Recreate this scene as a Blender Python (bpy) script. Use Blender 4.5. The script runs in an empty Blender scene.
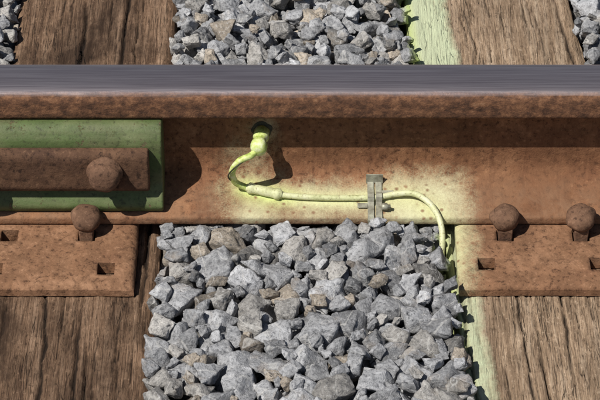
import bpy, bmesh, math, random, time
import numpy as np
from mathutils import Vector, Matrix, Euler, noise
T0=time.time()
random.seed(7); rng=np.random.default_rng(23)
sc=bpy.context.scene
sc.view_settings.view_transform='Standard'; sc.view_settings.look='None'; sc.view_settings.exposure=0

# ---------------------------------------------------------------- helpers
def link(o,parent=None):
    sc.collection.objects.link(o)
    if parent: o.parent=parent
    return o
def empty(name):
    e=bpy.data.objects.new(name,None); e.empty_display_size=.05
    return link(e)
def mesh_obj(name,verts,faces,mat,parent=None,smooth=True,attrs=None):
    me=bpy.data.meshes.new(name); me.from_pydata([tuple(v) for v in verts],[],faces)
    if attrs:
        for k,a in attrs.items():
            at=me.attributes.new(k,'FLOAT','POINT'); at.data.foreach_set('value',np.asarray(a,dtype=np.float32))
    me.polygons.foreach_set('use_smooth',[smooth]*len(me.polygons))
    me.materials.append(mat); me.update()
    return link(bpy.data.objects.new(name,me),parent)
def bm_obj(name,bm,mat,parent=None,smooth=False):
    me=bpy.data.meshes.new(name); bmesh.ops.recalc_face_normals(bm,faces=bm.faces)
    bm.to_mesh(me); bm.free()
    me.polygons.foreach_set('use_smooth',[smooth]*len(me.polygons))
    me.materials.append(mat)
    return link(bpy.data.objects.new(name,me),parent)
def nz(x,y,z): return noise.noise(Vector((x,y,z)))

class NT:
    def __init__(s,name):
        s.m=bpy.data.materials.new(name); s.m.use_nodes=True; s.t=s.m.node_tree
        s.b=s.t.nodes['Principled BSDF']
    def n(s,typ,**kw):
        nd=s.t.nodes.new(typ)
        for k,v in kw.items(): setattr(nd,k,v)
        return nd
    def l(s,a,b): s.t.links.new(a,b)
    def coord(s,scale=(1,1,1)):
        tc=s.n('ShaderNodeTexCoord'); mp=s.n('ShaderNodeMapping'); mp.inputs['Scale'].default_value=scale
        s.l(tc.outputs['Object'],mp.inputs['Vector']); return mp.outputs['Vector']
    def noise(s,vec,scale,detail=6,rough=.6,dist=0):
        nd=s.n('ShaderNodeTexNoise'); nd.inputs['Scale'].default_value=scale; nd.inputs['Detail'].default_value=detail
        nd.inputs['Roughness'].default_value=rough; nd.inputs['Distortion'].default_value=dist
        s.l(vec,nd.inputs['Vector']); return nd.outputs['Fac']
    def ramp(s,fac,stops):
        r=s.n('ShaderNodeValToRGB'); e=r.color_ramp.elements
        while len(e)<len(stops): e.new(.5)
        for i,(p,c) in enumerate(stops):
            e[i].position=p; e[i].color=(c,c,c,1) if isinstance(c,(int,float)) else (*c,1)
        s.l(fac,r.inputs['Fac']); return r.outputs['Color']
    def mix(s,f,a,b,mode='MIX'):
        m=s.n('ShaderNodeMix'); m.data_type='RGBA'; m.blend_type=mode
        for i,(sock,v) in enumerate(((m.inputs[0],f),(m.inputs[6],a),(m.inputs[7],b))):
            if isinstance(v,(int,float)): sock.default_value=v if i==0 else (v,v,v,1)
            elif isinstance(v,tuple): sock.default_value=(*v,1)
            else: s.l(v,sock)
        return m.outputs[2]
    def math(s,op,a,b=0.,c=None,clamp=False):
        m=s.n('ShaderNodeMath',operation=op); m.use_clamp=clamp
        for i,v in enumerate((a,b,c)):
            if v is None: continue
            if isinstance(v,(int,float)): m.inputs[i].default_value=v
            else: s.l(v,m.inputs[i])
        return m.outputs[0]
    def attr(s,name):
        a=s.n('ShaderNodeAttribute'); a.attribute_name=name; return a.outputs['Fac']
    def bump(s,h,strength=.5,dist=.001,normal=None):
        b=s.n('ShaderNodeBump'); b.inputs['Strength'].default_value=strength; b.inputs['Distance'].default_value=dist
        s.l(h,b.inputs['Height'])
        if normal is not None: s.l(normal,b.inputs['Normal'])
        return b.outputs['Normal']
    def out(s,col=None,rough=None,metal=None,normal=None,spec=None):
        for nm,v in (('Base Color',col),('Roughness',rough),('Metallic',metal),('Normal',normal),('Specular IOR Level',spec)):
            if v is None: continue
            if isinstance(v,(int,float)): s.b.inputs[nm].default_value=v
            elif isinstance(v,tuple): s.b.inputs[nm].default_value=(*v,1)
            else: s.l(v,s.b.inputs[nm])
        return s.m

def spray(k,p,vec,amount=.55,scale=500,lo=.05,hi=1.0):
    """paint coverage from a vertex attribute p, broken up as speckled overspray"""
    n1=k.noise(vec,scale,3,.75); n2=k.noise(vec,38,5,.7)
    a=k.math('ADD',k.math('MULTIPLY',k.math('SUBTRACT',n1,.5),amount*1.3),k.math('MULTIPLY',k.math('SUBTRACT',n2,.5),amount*1.7))
    s=k.math('ADD',p,k.math('MULTIPLY',a,k.math('MINIMUM',k.math('MULTIPLY',p,5.),1.)))
    return k.ramp(s,[(lo,0.),(.5*(lo+hi),.5),(hi,.97)])
PAINT=(.56,.66,.22); PAINT_PALE=(.60,.585,.37)

def mat_rust(name,dark,mid,light,paint=False,polish=False):
    k=NT(name); v=k.coord()
    n=k.noise(v,13,6,.68); n2=k.noise(v,150,4,.75); n3=k.noise(v,42,6,.7,.5)
    c=k.ramp(n,[(.28,dark),(.5,mid),(.74,light)])
    c=k.mix(k.ramp(n3,[(.42,0.),(.62,.85)]),c,tuple(x*.66 for x in mid))
    c=k.mix(k.ramp(n2,[(.34,.85),(.47,0.)]),c,tuple(x*.40 for x in dark))
    c=k.mix(k.ramp(n2,[(.57,0.),(.70,.6)]),c,tuple(x*1.1 for x in light))
    rough=.88; metal=0.
    if polish:
        big=k.noise(k.coord((1,1.4,2)),5,5,.6,.4)
        c=k.mix(k.ramp(big,[(.44,0.),(.66,.6)]),c,tuple(x*.60 for x in mid))
        st2=k.noise(k.coord((1,.12,.10)),95,5,.7)
        c=k.mix(k.ramp(st2,[(.50,0.),(.70,.55)]),c,tuple(x*.7 for x in dark))
        zc=k.n('ShaderNodeSeparateXYZ'); k.l(k.coord(),zc.inputs[0])
        hs=k.ramp(zc.outputs['Z'],[(.120,0.),(.133,1.)])
        nh=k.noise(k.coord((.7,1,1)),120,5,.75)
        hc=k.ramp(nh,[(.36,(.035,.022,.018)),(.50,(.12,.060,.036)),(.61,(.23,.115,.062)),(.75,(.34,.20,.12))])
        c=k.mix(k.math('MULTIPLY',hs,.8),c,hc)
        ft=k.ramp(zc.outputs['Z'],[(.012,1.),(.036,0.)])
        c=k.mix(k.math('MULTIPLY',ft,k.ramp(n3,[(.35,.05),(.65,.45)])),c,(.36,.225,.14))
        p=k.attr('polish')
        st=k.noise(k.coord((1.2,90,90)),6,4,.65)
        pf=k.ramp(k.math('ADD',p,k.math('MULTIPLY',k.math('SUBTRACT',k.noise(k.coord((2,30,30)),6,5,.7),.5),.6)),[(.30,0.),(.85,1.)])
        steel=k.mix(k.ramp(st,[(.3,0.),(.7,1.)]),(.235,.20,.215),(.40,.36,.375))
        c=k.mix(pf,c,steel)
        rough=k.mix(pf,.88,k.math('ADD',.36,k.math('MULTIPLY',st,.16)))
        metal=k.math('MULTIPLY',pf,.85)
    if paint:
        pm=spray(k,k.attr('paint'),v,.66)
        # rust specks that show through the thin coat
        vo=k.n('ShaderNodeTexVoronoi'); vo.inputs['Scale'].default_value=85; k.l(v,vo.inputs['Vector'])
        sp=k.math('MULTIPLY',k.ramp(vo.outputs['Distance'],[(.11,1.),(.28,0.)]),k.ramp(n3,[(.38,0.),(.50,1.)]))
        pm=k.math('MULTIPLY',pm,k.math('SUBTRACT',1.,k.math('MULTIPLY',sp,.85)))
        c=k.mix(pm,c,k.mix(k.ramp(k.attr('vivid'),[(0.,0.),(1.,1.)]),PAINT_PALE,PAINT))
    h=k.math('ADD',k.math('MULTIPLY',n2,.6),n3)
    if polish:
        h=k.mix(pf,h,.5)
    nm=k.bump(h,.85,.0018)
    return k.out(c,rough,metal,nm,.25)

M_rail=mat_rust('rail_rust',(.125,.052,.027),(.24,.112,.056),(.36,.19,.10),True,True)
M_plate=mat_rust('plate_rust',(.135,.064,.036),(.245,.128,.070),(.37,.21,.125),True)
M_bolt=mat_rust('bolt_rust',(.09,.048,.032),(.17,.094,.058),(.29,.17,.11))
M_bar=mat_rust('bar_rust',(.06,.033,.023),(.12,.064,.038),(.21,.12,.07))

def mat_green():
    k=NT('green_painted_steel'); v=k.coord()
    n=k.noise(v,22,6,.7); n2=k.noise(v,180,4,.7)
    c=k.ramp(n,[(.3,(.058,.085,.027)),(.55,(.092,.130,.044)),(.75,(.14,.18,.075))])
    chips=k.ramp(k.noise(v,48,7,.78),[(.60,0.),(.65,.9)])
    c=k.mix(chips,c,(.13,.075,.045))
    dust=k.ramp(k.noise(k.coord((.4,1,1)),30,5,.7),[(.42,0.),(.7,.5)])
    c=k.mix(dust,c,(.19,.17,.10))
    c=k.mix(k.ramp(n2,[(.33,.7),(.47,0.)]),c,(.04,.045,.02))
    return k.out(c,.6,0.,k.bump(k.math('SUBTRACT',n2,chips),.6,.001),.35)
M_green=mat_green()

def mat_cable():
    k=NT('spray_painted_cable'); v=k.coord(); n=k.noise(v,60,5,.7); n2=k.noise(v,400,3,.6)
    c=k.ramp(n,[(.30,(.30,.31,.14)),(.46,(.55,.57,.31)),(.66,(.66,.66,.45))])
    c=k.mix(k.ramp(n2,[(.30,.85),(.43,0.)]),c,(.20,.15,.08))
    return k.out(c,.55,0.,k.bump(n2,.5,.0006),.4)
M_cable=mat_cable()
def mat_vivid():
    k=NT('fresh_green_spray_paint'); v=k.coord(); n=k.noise(v,90,5,.7)
    c=k.ramp(n,[(.34,(.28,.37,.06)),(.50,(.57,.66,.22)),(.62,(.72,.75,.47))])
    return k.out(c,.5,0.,k.bump(n,.5,.0008),.4)
M_vivid=mat_vivid()
def mat_galv():
    k=NT('galvanised_steel'); v=k.coord(); n=k.noise(v,70,5,.7)
    c=k.ramp(n,[(.30,(.13,.12,.085)),(.5,(.29,.28,.22)),(.7,(.46,.47,.36))])
    return k.out(c,.5,.25,k.bump(n,.4,.0006),.5)
M_galv=mat_galv()
def mat_dark():
    k=NT('mottled_near_black'); n=k.noise(k.coord(),150,4); return k.out(k.ramp(n,[(.3,(.015,.015,.012)),(.7,(.07,.07,.035))]),.7)  # mottled near-black to dark olive colour for the plug ring and strand
M_dark=mat_dark()

def mat_wood(name,c0,c1,c2,stain,seed,hair_amt=.6):
    k=NT(name)
    v=k.coord((1,.045,1)); off=k.n('ShaderNodeVectorMath',operation='ADD'); off.inputs[1].default_value=(seed*3.1,seed*1.7,0); k.l(v,off.inputs[0]); v=off.outputs[0]
    fine=k.noise(v,620,5,.75,.2); mid=k.noise(v,110,6,.7,.5); blot=k.noise(k.coord((1,.5,1)),9+seed*.7,6,.68,.4)
    v2=k.coord((1,.07,1))
    hair=k.ramp(k.math('ABSOLUTE',k.math('SUBTRACT',k.noise(v2,70,3,.55,.2),.5)),[(.004,1.),(.016,0.)])
    hmask=k.ramp(k.noise(k.coord((1,.4,1)),16,4,.6),[(.50,0.),(.62,1.)])
    hair=k.math('MULTIPLY',hair,hmask)
    c=k.ramp(mid,[(.28,c0),(.5,c1),(.70,c2)])
    c=k.mix(k.ramp(fine,[(.36,.9),(.50,0.)]),c,tuple(x*.42 for x in c0))
    c=k.mix(k.ramp(fine,[(.55,0.),(.70,.6)]),c,tuple(min(1,x*1.35) for x in c2))
    speck=k.noise(k.coord((1,.6,1)),240,4,.7)
    c=k.mix(k.ramp(speck,[(.58,0.),(.68,.45)]),c,tuple(min(1,x*1.4) for x in c2))
    c=k.mix(k.ramp(speck,[(.34,.6),(.42,0.)]),c,tuple(x*.35 for x in c0))
    c=k.mix(k.ramp(blot,[(.44,0.),(.62,stain)]),c,tuple(x*.42 for x in c0))
    c=k.mix(k.math('MULTIPLY',hair,hair_amt),c,(.022,.015,.010))
    c=k.mix(k.ramp(k.attr('crack'),[(.15,0.),(.8,.93)]),c,(.018,.012,.009))
    pv=k.coord()
    pm=spray(k,k.attr('paint'),pv,.50,260,.1,.85)
    pm=k.math('MULTIPLY',pm,k.ramp(fine,[(.32,.6),(.48,1.)]))
    pm=k.math('MULTIPLY',pm,k.math('SUBTRACT',1.,k.math('MULTIPLY',k.attr('crack'),.7)))
    c=k.mix(pm,c,k.mix(k.attr('vivid'),(.60,.66,.44),PAINT))
    h=k.math('SUBTRACT',k.math('ADD',k.math('MULTIPLY',fine,.8),mid),k.math('MULTIPLY',hair,1.0))
    return k.out(c,.9,0.,k.bump(h,1.,.0028),.2)
M_woodA=mat_wood('weathered_oak_dark',(.090,.052,.033),(.215,.132,.082),(.36,.24,.16),.90,1)
M_woodB=mat_wood('weathered_oak_light',(.21,.14,.088),(.40,.28,.185),(.56,.43,.31),.40,2,.35)

def mat_stone():
    k=NT('crushed_limestone'); v=k.coord()
    ca=k.n('ShaderNodeAttribute'); ca.attribute_name='tint'
    n=k.noise(v,48,6,.72,.2); n2=k.noise(v,260,4,.78)
    c=k.mix(1.,ca.outputs['Color'],k.ramp(n,[(.30,.50),(.48,.88),(.56,1.05),(.70,1.45)]),'MULTIPLY')
    c=k.mix(k.ramp(n2,[(.35,.8),(.48,0.)]),c,(.080,.082,.090))
    c=k.mix(k.ramp(n2,[(.54,0.),(.68,.55)]),c,(.56,.56,.57))
    vein=k.ramp(k.math('ABSOLUTE',k.math('SUBTRACT',k.noise(v,13,2,.5,.5),.5)),[(.003,.40),(.008,0.)])
    c=k.mix(vein,c,(.62,.61,.59))
    br=k.ramp(k.noise(v,17,4,.7),[(.58,0.),(.70,.4)])
    c=k.mix(br,c,(.33,.26,.19))
    c=k.mix(spray(k,k.attr('paint'),v,.5,200,.15,.8),c,(.50,.62,.20))
    h=k.math('ADD',k.math('MULTIPLY',n2,.8),n)
    return k.out(c,.8,0.,k.bump(h,.95,.0034),.35)
M_stone=mat_stone()
def mat_ground():
    k=NT('ballast_ground'); v=k.coord()
    vo=k.n('ShaderNodeTexVoronoi'); vo.inputs['Scale'].default_value=24; k.l(v,vo.inputs['Vector'])
    n=k.noise(v,60,6,.7)
    c=k.mix(n,(.12,.11,.10),(.30,.29,.28)); c=k.mix(k.ramp(vo.outputs['Distance'],[(.2,0.),(.7,.8)]),c,(.05,.045,.04))
    return k.out(c,.95,0.,k.bump(vo.outputs['Distance'],1.,.02))
M_ground=mat_ground()

# ---------------------------------------------------------------- world / sun
sd=Vector((-47,-37,87)).normalized()
elev=math.asin(sd.z); az=math.atan2(sd.x,sd.y)
w=bpy.data.worlds.new('World'); sc.world=w; w.use_nodes=True
sky=w.node_tree.nodes.new('ShaderNodeTexSky'); sky.sky_type='NISHITA'; sky.sun_disc=False
sky.sun_elevation=elev; sky.sun_rotation=az
bg=w.node_tree.nodes['Background']; bg.inputs['Strength'].default_value=.05
w.node_tree.links.new(sky.outputs[0],bg.inputs['Color'])
L=bpy.data.lights.new('sun','SUN'); L.energy=5.0; L.angle=math.radians(.53); L.color=(1,.955,.88)
lo=link(bpy.data.objects.new('sun',L)); lo.rotation_euler=sd.to_track_quat('Z','Y').to_euler(); lo.location=(-3,-2,5)

# ---------------------------------------------------------------- camera
cam=bpy.data.cameras.new('camera'); co=link(bpy.data.objects.new('camera',cam)); sc.camera=co
ph=math.radians(38); D=3.2
co.location=(0,-.025-D*math.cos(ph),D*math.sin(ph)); co.rotation_euler=(math.radians(90)-ph,0,0)
cam.lens=153.6; cam.sensor_width=36; cam.clip_start=.05; cam.clip_end=500

# ---------------------------------------------------------------- cable path (metres)
cable=[(-.051,-.036,.088),(-.060,-.047,.086),(-.074,-.050,.080),(-.083,-.047,.062),(-.080,-.040,.040),(-.066,-.037,.0290),(-.045,-.042,.0275),
(-.022,-.047,.0250),(.02,-.050,.0235),(.06,-.0505,.0232),(.095,-.050,.0235),(.118,-.047,.0265),(.140,-.049,.029),(.158,-.060,.0245),(.170,-.078,.016),(.1745,-.096,.004),(.174,-.112,-.012),(.172,-.122,-.05)]
cp=np.array(cable)
def dseg(P,a,b):
    ab=b-a; t=np.clip(((P-a)@ab)/(ab@ab),0,1); return np.linalg.norm(P-(a+t[:,None]*ab),axis=1)
def dcable(P):
    d=np.full(len(P),9.)
    for i in range(len(cp)-1): d=np.minimum(d,dseg(P,cp[i],cp[i+1]))
    return d

# ---------------------------------------------------------------- rail
prof=[(0,172),(-6,171.9),(-12,171.6),(-18,171.1),(-23,170.3),(-27,169.2),(-30,167.8),(-32.5,165.6),(-34.3,162.6),(-35.3,159),(-35.8,155),(-36,149),(-36.2,143),(-36.3,137),(-35.5,134),(-33,132),(-28,130),(-20,127.3),(-13.5,124.3),(-10.5,121),(-9,116),(-8.3,110)]
z=105
while z>=55: prof.append((-8,z)); z-=5
prof+=[(-8.6,50),(-9.8,44),(-12,39),(-15.5,34.8),(-20,31.2),(-25,28.4),(-30,26.0),(-35,23.8),(-40,21.8),(-45,20.2),(-50,18.7),(-55,17.3),(-60,16.0),(-65,14.7),(-70,13.4),(-73,12.3),(-74.7,10.6),(-75,8.5),(-75,5),(-75,2),(-74,.4),(-72,0),(-40,0)]
full=prof+[(0,0)]+[(-y,z) for y,z in reversed(prof[1:])]
pa=np.array(full)/1000.
xs=np.concatenate([np.linspace(-3,-.56,40),np.arange(-.55,.551,.004),np.linspace(.56,3,40)])
V=[]
for x in xs:
    for (y,zz) in pa:
        # slight waviness of the corroded edges of foot and head
        yy=y; z2=zz
        if abs(y)>.06: yy=y+math.copysign(.0007*nz(x*30,0,1)+.0004*nz(x*110,zz*200,4),y)
        V.append((x,yy,z2))
V=np.array(V); n=len(pa); F=[]
for i in range(len(xs)-1):
    for j in range(n):
        a=i*n+j; b=i*n+(j+1)%n; F.append((a,b,b+n,a+n))
F.append(tuple(range(n))[::-1]); F.append(tuple(range((len(xs)-1)*n,len(xs)*n)))
polish=np.clip((.0310-np.abs(V[:,1]))/.006*.5+.5,0,1)*(V[:,2]>.16)
def paintfun(P):
    d=dcable(P); gx=P[:,0]
    core=np.exp(-(d/.015)**2)*.75+np.exp(-(d/.030)**2)*.34
    right=np.exp(-((gx-.150)/.058)**4)*np.exp(-((P[:,2]-.016)/.019)**2)*.88
    mid=np.exp(-((gx-.03)/.09)**4)*np.exp(-((P[:,2]-.017)/.014)**2)*.36
    left=np.exp(-((gx+.055)/.035)**2)*np.exp(-((P[:,2]-.014)/.014)**2)*.72
    loop=np.exp(-((gx+.062)/.030)**2)*np.exp(-((P[:,2]-.062)/.030)**2)*.28
    plug=np.exp(-(np.hypot(gx+.047,P[:,2]-.097)/.018)**2)*.42
    p=np.maximum.reduce([core,right,mid,left,loop,plug])
    return np.where(P[:,1]>0,0,np.clip(p,0,1))
rail=mesh_obj('railway_rail',V,F,M_rail,None,True,{'polish':polish,'paint':paintfun(V),'vivid':np.exp(-(dcable(V)/.018)**2)*np.clip((.02-V[:,0])/.05,.25,1)})

# ---------------------------------------------------------------- fishplate (joint bar) on the left
jb=empty('fishplate')
def extrude_profile(name,prof,x0,x1,mat,parent,bev=.0015,seg=2):
    bm=bmesh.new()
    a=[bm.verts.new((x0,y/1000,z/1000)) for y,z in prof]; b=[bm.verts.new((x1,y/1000,z/1000)) for y,z in prof]
    m=len(prof)
    for i in range(m): bm.faces.new((a[i],a[(i+1)%m],b[(i+1)%m],b[i]))
    bm.faces.new(a[::-1]); bm.faces.new(b)
    bmesh.ops.recalc_face_normals(bm,faces=bm.faces)
    bmesh.ops.bevel(bm,geom=bm.edges[:],offset=bev,segments=seg,affect='EDGES',profile=.5)
    o=bm_obj(name,bm,mat,parent); 
    return o
extrude_profile('plate_body',[(-9.5,121),(-20,125.5),(-36.8,132.0),(-43,130.5),(-50,125),(-56,116),(-58,108),(-58,52),(-62,42),(-70,30),(-72,25),(-70,19),(-68,16),(-40,23.5),(-20,33),(-9.5,46)],-.80,-.168,M_green,jb,.0025,3)
extrude_profile('clamping_bar',[(-58.5,50),(-58.5,108),(-67,109),(-73,105),(-75,99),(-75,56),(-71,49)],-.78,-.1835,M_bar,jb,.003,3)
def lathe(name,prof,origin,axis,mat,parent,seg=32,wob=.0,flat=(1,1)):
    """prof: list of (r,h) metres along axis"""
    ax=Vector(axis).normalized(); q=ax.to_track_quat('Z','Y').to_matrix()
    bm=bmesh.new(); rings=[]
    for r,h in prof:
        ring=[]
        for s in range(seg):
            t=2*math.pi*s/seg; rr=r*(1+wob*nz(math.cos(t)*1.3+origin[0]*50,math.sin(t)*1.3,h*60))
            ring.append(bm.verts.new(q@Vector((rr*math.cos(t)*flat[0],rr*math.sin(t)*flat[1],h))+Vector(origin)))
        rings.append(ring)
    for a,b in zip(rings,rings[1:]):
        for s in range(seg): bm.faces.new((a[s],a[(s+1)%seg],b[(s+1)%seg],b[s]))
    bm.faces.new(rings[0][::-1]); bm.faces.new(rings[-1])
    return bm_obj(name,bm,mat,parent,True)
for i,bx in enumerate((-.237,-.40,-.56,-.70)):
    lathe('bolt_head_%d'%(i+1),[(.0215,-.001),(.0222,.003),(.0215,.0055),(.0190,.0065),(.0188,.013),(.0178,.018),(.015,.0215),(.011,.0235),(.006,.0245),(.001,.0247)],(bx,-.0748,.082),(0,-1,.06),M_bolt,jb,32,.14)

# ---------------------------------------------------------------- tie plates with holes
def tie_plate(x0,x1,holes,rot=0.):
    p=empty('tie_plate')
    hw=.0105
    X=sorted(set([x0,x1]+[h[0]-hw for h in holes]+[h[0]+hw for h in holes]))
    Y=sorted(set([-.188,.188]+[h[1]-hw for h in holes]+[h[1]+hw for h in holes]))
    def fill(Z,mx):
        out=[Z[0]]
        for a,b in zip(Z,Z[1:]):
            m=max(1,int(math.ceil((b-a)/mx)))
            out+= [a+(b-a)*i/m for i in range(1,m+1)]
        return out
    X=fill(X,.005); Y=fill(Y,.005)
    def solid(i,j):
        if i<0 or j<0 or i>=len(X)-1 or j>=len(Y)-1: return False
        cx=(X[i]+X[i+1])/2; cy=(Y[j]+Y[j+1])/2
        return not any(abs(cx-h[0])<hw and abs(cy-h[1])<hw for h in holes)
    def top(x,y):
        z=-.0008
        if abs(y)>.082: z=-.0008-max(0,(abs(y)-.10))*.05
        e=min(x-x0,x1-x,.188-abs(y)); 
        z-=.0045*max(0,1-e/.009)**2
        return z+.0010*nz(x*25,y*25,3)*(abs(y)>.08)-(.0006 if abs(y)>.08 else 0)
    bm=bmesh.new(); vt={};vb={}
    def gv(d,i,j,t):
        if (i,j) not in d:
            x,y=X[i],Y[j]; wx=.0012*nz(x*25,y*25,1)+.0008*nz(x*90,y*90,1) if (i in(0,len(X)-1)) else 0; wy=.0018*nz(x*25,y*25,9)+.0009*nz(x*90,y*90,1) if (j in (0,len(Y)-1)) else 0
            d[(i,j)]=bm.verts.new((x+wx,y+wy,top(x,y) if t else -.0195))
        return d[(i,j)]
    for i in range(len(X)-1):
        for j in range(len(Y)-1):
            if not solid(i,j): continue
            c=[(i,j),(i+1,j),(i+1,j+1),(i,j+1)]
            bm.faces.new([gv(vt,*q,True) for q in c]); bm.faces.new([gv(vb,*q,False) for q in c][::-1])
            for (di,dj),(a,b) in {(0,-1):(0,1),(1,0):(1,2),(0,1):(2,3),(-1,0):(3,0)}.items():
                if not solid(i+di,j+dj):
                    A,B=c[a],c[b]
                    bm.faces.new([gv(vt,*B,True),gv(vt,*A,True),gv(vb,*A,False),gv(vb,*B,False)])
    o=bm_obj('base',bm,M_plate,p,False)
    me=o.data; P=np.array([v.co[:] for v in me.vertices])
    for f in me.polygons: f.use_smooth=abs(f.normal.z)>.6
    pv=np.zeros(len(P))
    if x0>0:
        pv=np.clip(1-(P[:,0]-x0)/.040,0,1)**1.3*.75*(P[:,1]<0)*np.clip((P[:,1]+.21)/.06,.45,1)
    for nm in('paint','vivid'):
        at=me.attributes.new(nm,'FLOAT','POINT'); at.data.foreach_set('value',(pv if nm=='paint' else pv*.3).astype(np.float32))
    return p
def spike(p,x,i,sgn=1):
    # square shank standing in its hole, domed head lapping over the rail foot
    y=-.094*sgn
    bm=bmesh.new(); r=.0082
    zs=[-.06,.0,.010,.022]
    rings=[[bm.verts.new((x+a*r*(1.0+.1*k/3),y+b*r+(.006*sgn if k==3 else 0),z)) for a,b in((-1,-1),(1,-1),(1,1),(-1,1))] for k,z in enumerate(zs)]
    for A,B in zip(rings,rings[1:]):
        for s in range(4): bm.faces.new((A[s],A[(s+1)%4],B[(s+1)%4],B[s]))
    bm.faces.new(rings[0][::-1]); bm.faces.new(rings[-1])
    bmesh.ops.bevel(bm,geom=bm.edges[:],offset=.0012,segments=1,affect='EDGES')
    bm_obj('spike_shank_%d'%i,bm,M_bolt,p)
    lathe('spike_head_%d'%i,[(.012,.0),(.0170,.002),(.0188,.006),(.0187,.010),(.0168,.0145),(.013,.0182),(.008,.0204),(.004,.0212),(.001,.0214)],(x,y+.009*sgn,.0125),(0.06*math.sin(x*90),-.18*sgn,1),M_bolt,p,28,.17,(1,1.05))
lp=tie_plate(-.392,-.200,[(-.357,-.094),(-.262,-.094),(-.235,-.155),(-.371,-.155),(-.235,.155)]); spike(lp,-.262,1); spike(lp,-.31,2,-1)
rp=tie_plate(.1915,.385,[(.252,-.094),(.345,-.094),(.2265,-.146),(.3625,-.146)]); spike(rp,.252,1); spike(rp,.345,2); spike(rp,.30,3,-1)

# ---------------------------------------------------------------- plug, cable, ferrule, clip
bond=empty('bonding_cable')
def tube(name,pts,r,mat,parent,seg=14,res=8,rfun=None):
    P=[Vector(p) for p in pts]; C=[]
    for i in range(len(P)-1):
        p0=P[max(i-1,0)];p1=P[i];p2=P[i+1];p3=P[min(i+2,len(P)-1)]
        for k in range(res):
            t=k/res; C.append(.5*((2*p1)+(p2-p0)*t+(2*p0-5*p1+4*p2-p3)*t*t+(3*p1-p0-3*p2+p3)*t**3))
    C.append(P[-1]); V=[];F=[]; last=None
    for i,c in enumerate(C):
        tg=(C[min(i+1,len(C)-1)]-C[max(i-1,0)]).normalized()
        if last is None: nrm=tg.orthogonal().normalized()
        else: nrm=(last-tg*last.dot(tg)).normalized()
        last=nrm; bn=tg.cross(nrm); rr=r if rfun is None else rfun(i/(len(C)-1))
        for s in range(seg):
            a=2*math.pi*s/seg; V.append(c+(nrm*math.cos(a)+bn*math.sin(a))*rr*(1+.07*nz(c.x*200,s*.7,i*.3)))
    for i in range(len(C)-1):
        for s in range(seg): F.append((i*seg+s,i*seg+(s+1)%seg,(i+1)*seg+(s+1)%seg,(i+1)*seg+s))
    F.append(tuple(range(seg))[::-1]); F.append(tuple(range((len(C)-1)*seg,len(C)*seg)))
    return mesh_obj(name,V,F,mat,parent)
tube('cable',cable[5:],.0038,M_cable,bond)
tube('cable_tail',cable[:6],.0042,M_vivid,bond)
tube('fine_strand',[(-.060,-.046,.084),(-.078,-.056,.076),(-.088,-.050,.058),(-.084,-.043,.044),(-.070,-.038,.033)],.0010,M_dark,bond,8)
tube('ferrule',[cable[5],cable[6],cable[7]],.007,M_cable,bond,20,10,lambda t:(.0050 if t<.08 or t>.93 else (.0074 if t<.22 or t>.78 else .0062)))
lathe('plug_dark_ring',[(.0125,-.002),(.0125,.0010),(.0105,.0014),(.001,.0016)],(-.047,-.0078,.097),(0,-1,0),M_dark,bond,28,.3)  # thin near-black disc on the web around the plug base
lathe('plug_pin',[(.0095,0),(.0095,.012),(.0075,.014),(.0075,.020),(.0100,.022),(.0110,.027),(.0102,.033),(.0075,.0365),(.003,.0378),(.001,.038)],(-.047,-.009,.0955),(-.12,-1,-.12),M_vivid,bond,24,.14)
# rail-foot clip: folded sheet metal following the foot, with hump over cable and ears
clip=empty('cable_clip')
def sheet(name,path,x0,x1,th,mat,parent):
    P=[Vector((0,y/1000,z/1000)) for y,z in path]; off=[]
    for i in range(len(P)):
        t=(P[min(i+1,len(P)-1)]-P[max(i-1,0)]).normalized(); off.append(P[i]+Vector((0,t.z,-t.y))*th)
    bm=bmesh.new(); rows=[]
    for a,b in zip(P,off):
        rows.append([bm.verts.new((x0,a.y,a.z)),bm.verts.new((x1,a.y,a.z)),bm.verts.new((x1,b.y,b.z)),bm.verts.new((x0,b.y,b.z))])
    for A,B in zip(rows,rows[1:]):
        for s in range(4): bm.faces.new((A[s],A[(s+1)%4],B[(s+1)%4],B[s]))
    bm.faces.new(rows[0]); bm.faces.new(rows[-1][::-1])
    bmesh.ops.recalc_face_normals(bm,faces=bm.faces)
    bmesh.ops.bevel(bm,geom=[e for e in bm.edges],offset=.0003,segments=1,affect='EDGES')
    return bm_obj(name,bm,mat,parent)
path=[(-24,39),(-27,30.5),(-33,27),(-41,24.8),(-44,27),(-46.5,29.6),(-50.5,30.2),(-54.5,28.5),(-57,22),(-60,18.8),(-68,16.8),(-75.5,14.5),(-79,10),(-79,3),(-77,-2.5),(-66,-3)]
sheet('strap_left',path,.0835,.0915,-.0016,M_galv,clip)
sheet('strap_right',path,.0935,.1015,-.0016,M_galv,clip)
sheet('back_tab',[(-26,28),(-25.5,34),(-25,41)],.082,.103,-.0016,M_galv,clip)
lathe('clip_bolt',[(.004,0),(.0045,.003),(.0045,.007),(.0028,.008),(.0028,.011),(.001,.0112)],(.1005,-.0665,.022),(1,0,0),M_galv,clip,6)
sheet('side_tongue',[(-38,25.5),(-41,24.6),(-43.5,24.6)],.1012,.116,-.0014,M_galv,clip)
sheet('side_tongue_left',[(-57,20.6),(-60,19.8),(-64,18.8)],.071,.0838,-.0014,M_galv,clip)

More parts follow.
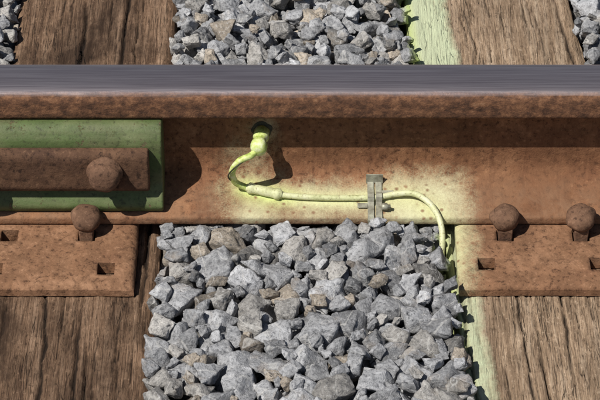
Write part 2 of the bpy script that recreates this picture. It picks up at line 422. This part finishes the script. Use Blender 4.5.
# ---------------------------------------------------------------- ties
TIE_Z=-.0205
def tie(xc,wid,slope,mat,seed,paint=False):
    us=np.concatenate([[-.5,-.5],[-.5],np.linspace(-.5,.5,int(wid/.0020)),[.5],[.5,.5]])*wid
    nt=len(us)
    zs=np.zeros(nt); zs[:3]=[-.16,-.08,-.008]; zs[-3:]=[-.008,-.08,-.16]
    vs=np.concatenate([np.arange(-.62,.60,.005),np.linspace(.61,1.95,60)])
    U,Vv=np.meshgrid(us,vs); Z=np.tile(zs,(len(vs),1)); top=np.zeros_like(U,bool); top[:,3:-3]=True
    r=np.random.default_rng(seed)
    crack=np.zeros_like(U); dep=np.zeros_like(U)
    for c in range(66):
        bigc=c<10
        u0=r.uniform(-.47,.47)*wid; L_=r.uniform(.22,.6) if bigc else r.uniform(.04,.20)
        v0=r.uniform(-.6,.6); w_=r.uniform(.0016,.0036) if bigc else r.uniform(.0009,.0016); d_=r.uniform(.005,.010) if bigc else r.uniform(.002,.0045)
        ph1,ph2,ph3=r.uniform(0,9,3); sl=r.normal(0,.025)
        jag=np.array([.0026*nz(v*7,ph1*7,seed)+.0018*nz(v*28,ph2*5,seed)+.0008*nz(v*100,ph3*3,seed) for v in vs])[:,None]
        uc=u0+sl*(Vv-v0)+jag*1.6
        wv=np.array([.6+.9*abs(nz(v*22,ph3*9,seed+2)) +.5*nz(v*60,ph1*4,seed) for v in vs])[:,None]
        tt=np.clip(1-((Vv-v0)/(L_/2))**2,0,1)**.5
        g=np.exp(-((U-uc)/(w_*np.clip(wv,.3,2)*(.35+.65*tt)))**2)*tt
        crack=np.maximum(crack,g*(1.0 if bigc else .8)); dep=np.maximum(dep,g*d_)
    verts=[]
    e=wid/2-np.abs(U)
    Zt=-dep-.007*np.clip(1-e/.012,0,1)**2
    for i in range(len(vs)):
        for j in range(nt):
            u=U[i,j]; v=Vv[i,j]
            if top[i,j]:
                z=Zt[i,j]+.0016*nz(u*35,v*4,seed)+.0012*nz(u*110,v*9,seed+5)+.0006*nz(u*260,v*25,seed+7)-.001
                du=0
            else:
                z=Z[i,j]; du=0
            if j<=3 or j>=nt-4: du=.0030*nz(v*11,z*20,seed+ (3 if j<5 else 8))+.0018*nz(v*45,z*60,seed)
            verts.append((xc-slope*v+u+du,v,TIE_Z+min(z,0.0002)))
    F=[]
    for i in range(len(vs)-1):
        for j in range(nt-1):
            a=i*nt+j; F.append((a,a+1,a+1+nt,a+nt))
        a=i*nt; F.append((a+nt-1,a,a+nt,a+nt+nt-1))
    F.append(tuple(range(nt))[::-1]); F.append(tuple(range((len(vs)-1)*nt,len(vs)*nt)))
    P=np.array(verts)
    pm=np.zeros(len(P)); vv=np.zeros(len(P))
    if paint:
        eu=(U+wid/2).ravel(); v=Vv.ravel()
        edge=np.array([.006*nz(a*14,2,5)+.003*nz(a*60,2,7) for a in vs])[:,None]+0*U
        wdt=np.where(v>0,.056,.030)+edge.ravel()
        pm=np.clip((wdt-eu)/.016+.5,0,1)*np.where(v>0,.98,.74)
        vv=np.clip(1-eu/.012,0,1)*.7
    return mesh_obj('wooden_railway_tie',verts,F,mat,None,True,{'crack':crack.ravel(),'paint':pm,'vivid':vv})
ties=[(-.2825,.22,0.,M_woodA,21,False),(.290,.232,.06,M_woodB,34,True),(-.86,.22,.0,M_woodB,45,False),(.86,.22,.02,M_woodA,56,False)]
for t in ties: tie(*t)
print('ties',time.time()-T0)

# ---------------------------------------------------------------- ground
gz=-.082
mesh_obj('ground',[(-150,-150,gz),(150,-150,gz),(150,150,gz),(-150,150,gz)],[(0,1,2,3)],M_ground,None,False)

# ---------------------------------------------------------------- ballast
def base_rock(seed):
    r=random.Random(seed); bm=bmesh.new()
    dims=Vector((1,r.uniform(.62,.95),r.uniform(.54,.86)))*.5
    pts=[]
    for sx in(-1,1):
        for sy in(-1,1):
            for sz in(-1,1):
                if r.random()<.16: continue
                pts.append(Vector((sx*r.uniform(.30,1),sy*r.uniform(.30,1),sz*r.uniform(.35,1))))
    for _ in range(r.randint(3,7)):
        d=Vector((r.gauss(0,1),r.gauss(0,1),r.gauss(0,1))).normalized(); pts.append(d*r.uniform(.92,1.22))
    for p in pts: bm.verts.new((p.x*dims.x,p.y*dims.y,p.z*dims.z))
    bmesh.ops.convex_hull(bm,input=bm.verts[:])
    junk=[v for v in bm.verts if not v.link_faces]
    bmesh.ops.delete(bm,geom=junk,context='VERTS')
    bmesh.ops.dissolve_limit(bm,angle_limit=math.radians(10),verts=bm.verts[:],edges=bm.edges[:])
    bmesh.ops.recalc_face_normals(bm,faces=bm.faces)
    planes=np.array([[*f.normal,f.normal.dot(f.verts[0].co)] for f in bm.faces])
    bmesh.ops.bevel(bm,geom=bm.edges[:],offset=.018,segments=1,affect='EDGES',clamp_overlap=True)
    bmesh.ops.triangulate(bm,faces=bm.faces[:])
    def arr():
        bm.verts.index_update()
        return np.array([v.co[:] for v in bm.verts]),np.array([[v.index for v in f.verts] for f in bm.faces])
    low=arr()
    for it in range(3):
        long=[e for e in bm.edges if e.calc_length()>.12]
        if long: bmesh.ops.subdivide_edges(bm,edges=long,cuts=1)
        bmesh.ops.triangulate(bm,faces=bm.faces[:])
    bm.normal_update()
    o=Vector((seed*3.7,seed*1.3,0))
    for v in bm.verts:
        q=v.co
        v.co=q+v.normal*(.055*noise.noise(q*3.5+o)+.040*noise.noise(q*7+o)+.020*noise.noise(q*18+o))
    high=arr(); bm.free()
    return planes,low,high
ROCKS=[base_rock(i+100) for i in range(80)]
print('rocks',time.time()-T0,len(ROCKS[0][2][1]))
g=.003; X0,X1,Y0,Y1=-1.15,1.15,-.75,.98
nx=int((X1-X0)/g); ny=int((Y1-Y0)/g)
gx=X0+(np.arange(nx)+.5)*g; gy=Y0+(np.arange(ny)+.5)*g
GX,GY=np.meshgrid(gx,gy,indexing='ij')
H=np.full((nx,ny),-.078); cap=np.full((nx,ny),.016)
cap[(np.abs(GY)<.078)]=-.001
near=(GY<-.078)&(GY>-.13); cap[near]=.019
for (xc,wid,slope,_,_,_) in ties:
    dx=wid/2-np.abs(GX-(xc-slope*GY))
    lim=np.where(np.abs(GY)<.2,.0015,.006)
    if xc<0 and xc>-.5: lim=np.where(GY<-.19,.012,lim)
    cap[dx>lim]=-9
    m=(dx>-.001)&(dx<=lim); H[m]=TIE_Z-.003; cap[m]=np.maximum(cap[m],.022)
for (a,b) in((-.392,-.2),(.1915,.385)):
    cap[(GX>a-.002)&(GX<b+.002)&(np.abs(GY)<.19)]=-9
for a,b in zip(cable[12:],cable[13:]):
    m=(np.hypot(GX-(a[0]+b[0])/2,GY-(a[1]+b[1])/2)<.011); cap[m]=np.minimum(cap[m],min(a[2],b[2])-.005)
placed=[]
def drop(size,K,box,zc=0.):
    idx=rng.integers(len(ROCKS)); pl=ROCKS[idx][0]
    s=size*np.array([1,1,1.])*rng.uniform(.88,1.12,3)
    tilt=rng.normal(0,.55,2); 
    R=np.array((Matrix.Rotation(rng.uniform(0,6.283),3,'Z')@Euler((tilt[0]+(math.pi if rng.random()<.5 else 0),tilt[1],0)).to_matrix()))
    A=R@np.diag(s); N=pl[:,:3]@np.diag(1/s)@R.T; dd=pl[:,3]
    h=int(size*.80/g)+1; ax=np.arange(-h,h+1)*g
    PX,PY=np.meshgrid(ax,ax,indexing='ij')
    up=np.full(PX.shape,9.); lo=np.full(PX.shape,-9.)
    for (a,b,c),d in zip(N,dd):
        if abs(c)<1e-6: continue
        zz=(d-a*PX-b*PY)/c
        if c>0: up=np.minimum(up,zz)
        else: lo=np.maximum(lo,zz)
    m=up>lo
    cnt=m.sum()
    if cnt<4: return False
    lo_m=lo[m]; up_m=up[m]; best=None
    kth=int(cnt*.86)
    for _ in range(K):
        x=rng.uniform(box[0],box[1]); y=rng.uniform(box[2],box[3])
        i=int((x-X0)/g); j=int((y-Y0)/g)
        if i<h or j<h or i>=nx-h-1 or j>=ny-h-1 or cap[i,j]<-1: continue
        c=cap[i-h:i+h+1,j-h:j+h+1][m]
        if c.min()<-1: continue
        Hs=H[i-h:i+h+1,j-h:j+h+1][m]
        z=np.partition(Hs-lo_m,kth)[kth]
        if (up_m+z-c).max()>zc: continue
        if best is None or z<best[0]: best=(z,i,j)
    if best is None: return False
    z,i,j=best; sub=H[i-h:i+h+1,j-h:j+h+1]; sub[m]=np.maximum(sub[m],up_m+z)
    placed.append((idx,A,(gx[i],gy[j],z),size)); return True
ALL=(X0,X1,Y0,Y1); FR=(-.2,.2,-.52,-.07); BK=(-.5,.5,.16,.64)
for _ in range(900): drop(rng.uniform(.046,.066),14,FR)
for _ in range(1300): drop(rng.uniform(.040,.058),8,ALL)
for _ in range(350): drop(rng.uniform(.032,.046),14,FR)
for _ in range(1500): drop(rng.uniform(.028,.044),10,ALL)
for _ in range(500): drop(rng.uniform(.028,.042),12,BK)
for _ in range(350): drop(rng.uniform(.016,.030),10,FR)
for _ in range(450): drop(rng.uniform(.014,.026),8,BK)
print('placed',len(placed),time.time()-T0)
VV=[];FF=[];TT=[];off=0
for (idx,A,loc,size) in placed:
    hi=abs(loc[0])<.5 and -.48<loc[1]<.62 and loc[2]>-.060
    v,f=ROCKS[idx][2 if hi else 1]
    P=v@A.T+np.array(loc); VV.append(P); FF.append(f+off); off+=len(v)
    t=rng.random(); gval=np.clip(rng.normal(.345,.09),.16,.55)
    if t<.08: col=(gval*1.08,gval*.93,gval*.76)
    elif t<.28: col=(gval*1.02,gval*.98,gval*.93)
    else: col=(gval*.975,gval*.99,gval*1.035)
    TT.append(np.tile(np.array([*col,1.]),(len(v),1)))
VV=np.concatenate(VV);FF=np.concatenate(FF);TT=np.concatenate(TT)
me=bpy.data.meshes.new('ballast_gravel'); nf=len(FF)
me.vertices.add(len(VV)); me.vertices.foreach_set('co',VV.astype(np.float32).ravel())
me.loops.add(nf*3); me.loops.foreach_set('vertex_index',FF.astype(np.int32).ravel())
me.polygons.add(nf); me.polygons.foreach_set('loop_start',np.arange(0,nf*3,3,dtype=np.int32)); 
me.polygons.foreach_set('use_smooth',np.ones(nf,bool))
me.update(calc_edges=True); me.validate()
at=me.attributes.new('tint','FLOAT_COLOR','POINT'); at.data.foreach_set('color',TT.astype(np.float32).ravel())
ex=.290-.06*VV[:,1]-.116
pb=np.clip(1-(ex-VV[:,0])/.013,0,1)*(VV[:,1]>.1)*(VV[:,0]<ex+.03)*.7
pc=np.clip(1-dcable(VV)/.022,0,1)*.5+np.clip(1-(ex-VV[:,0])/.014,0,1)*((VV[:,1]<-.08)&(VV[:,1]>-.17)&(VV[:,0]<ex+.03))*.45
at=me.attributes.new('paint','FLOAT','POINT'); at.data.foreach_set('value',np.maximum(pb,pc).astype(np.float32))
me.materials.append(M_stone)
link(bpy.data.objects.new('ballast_gravel',me))
print('done',nf,time.time()-T0)
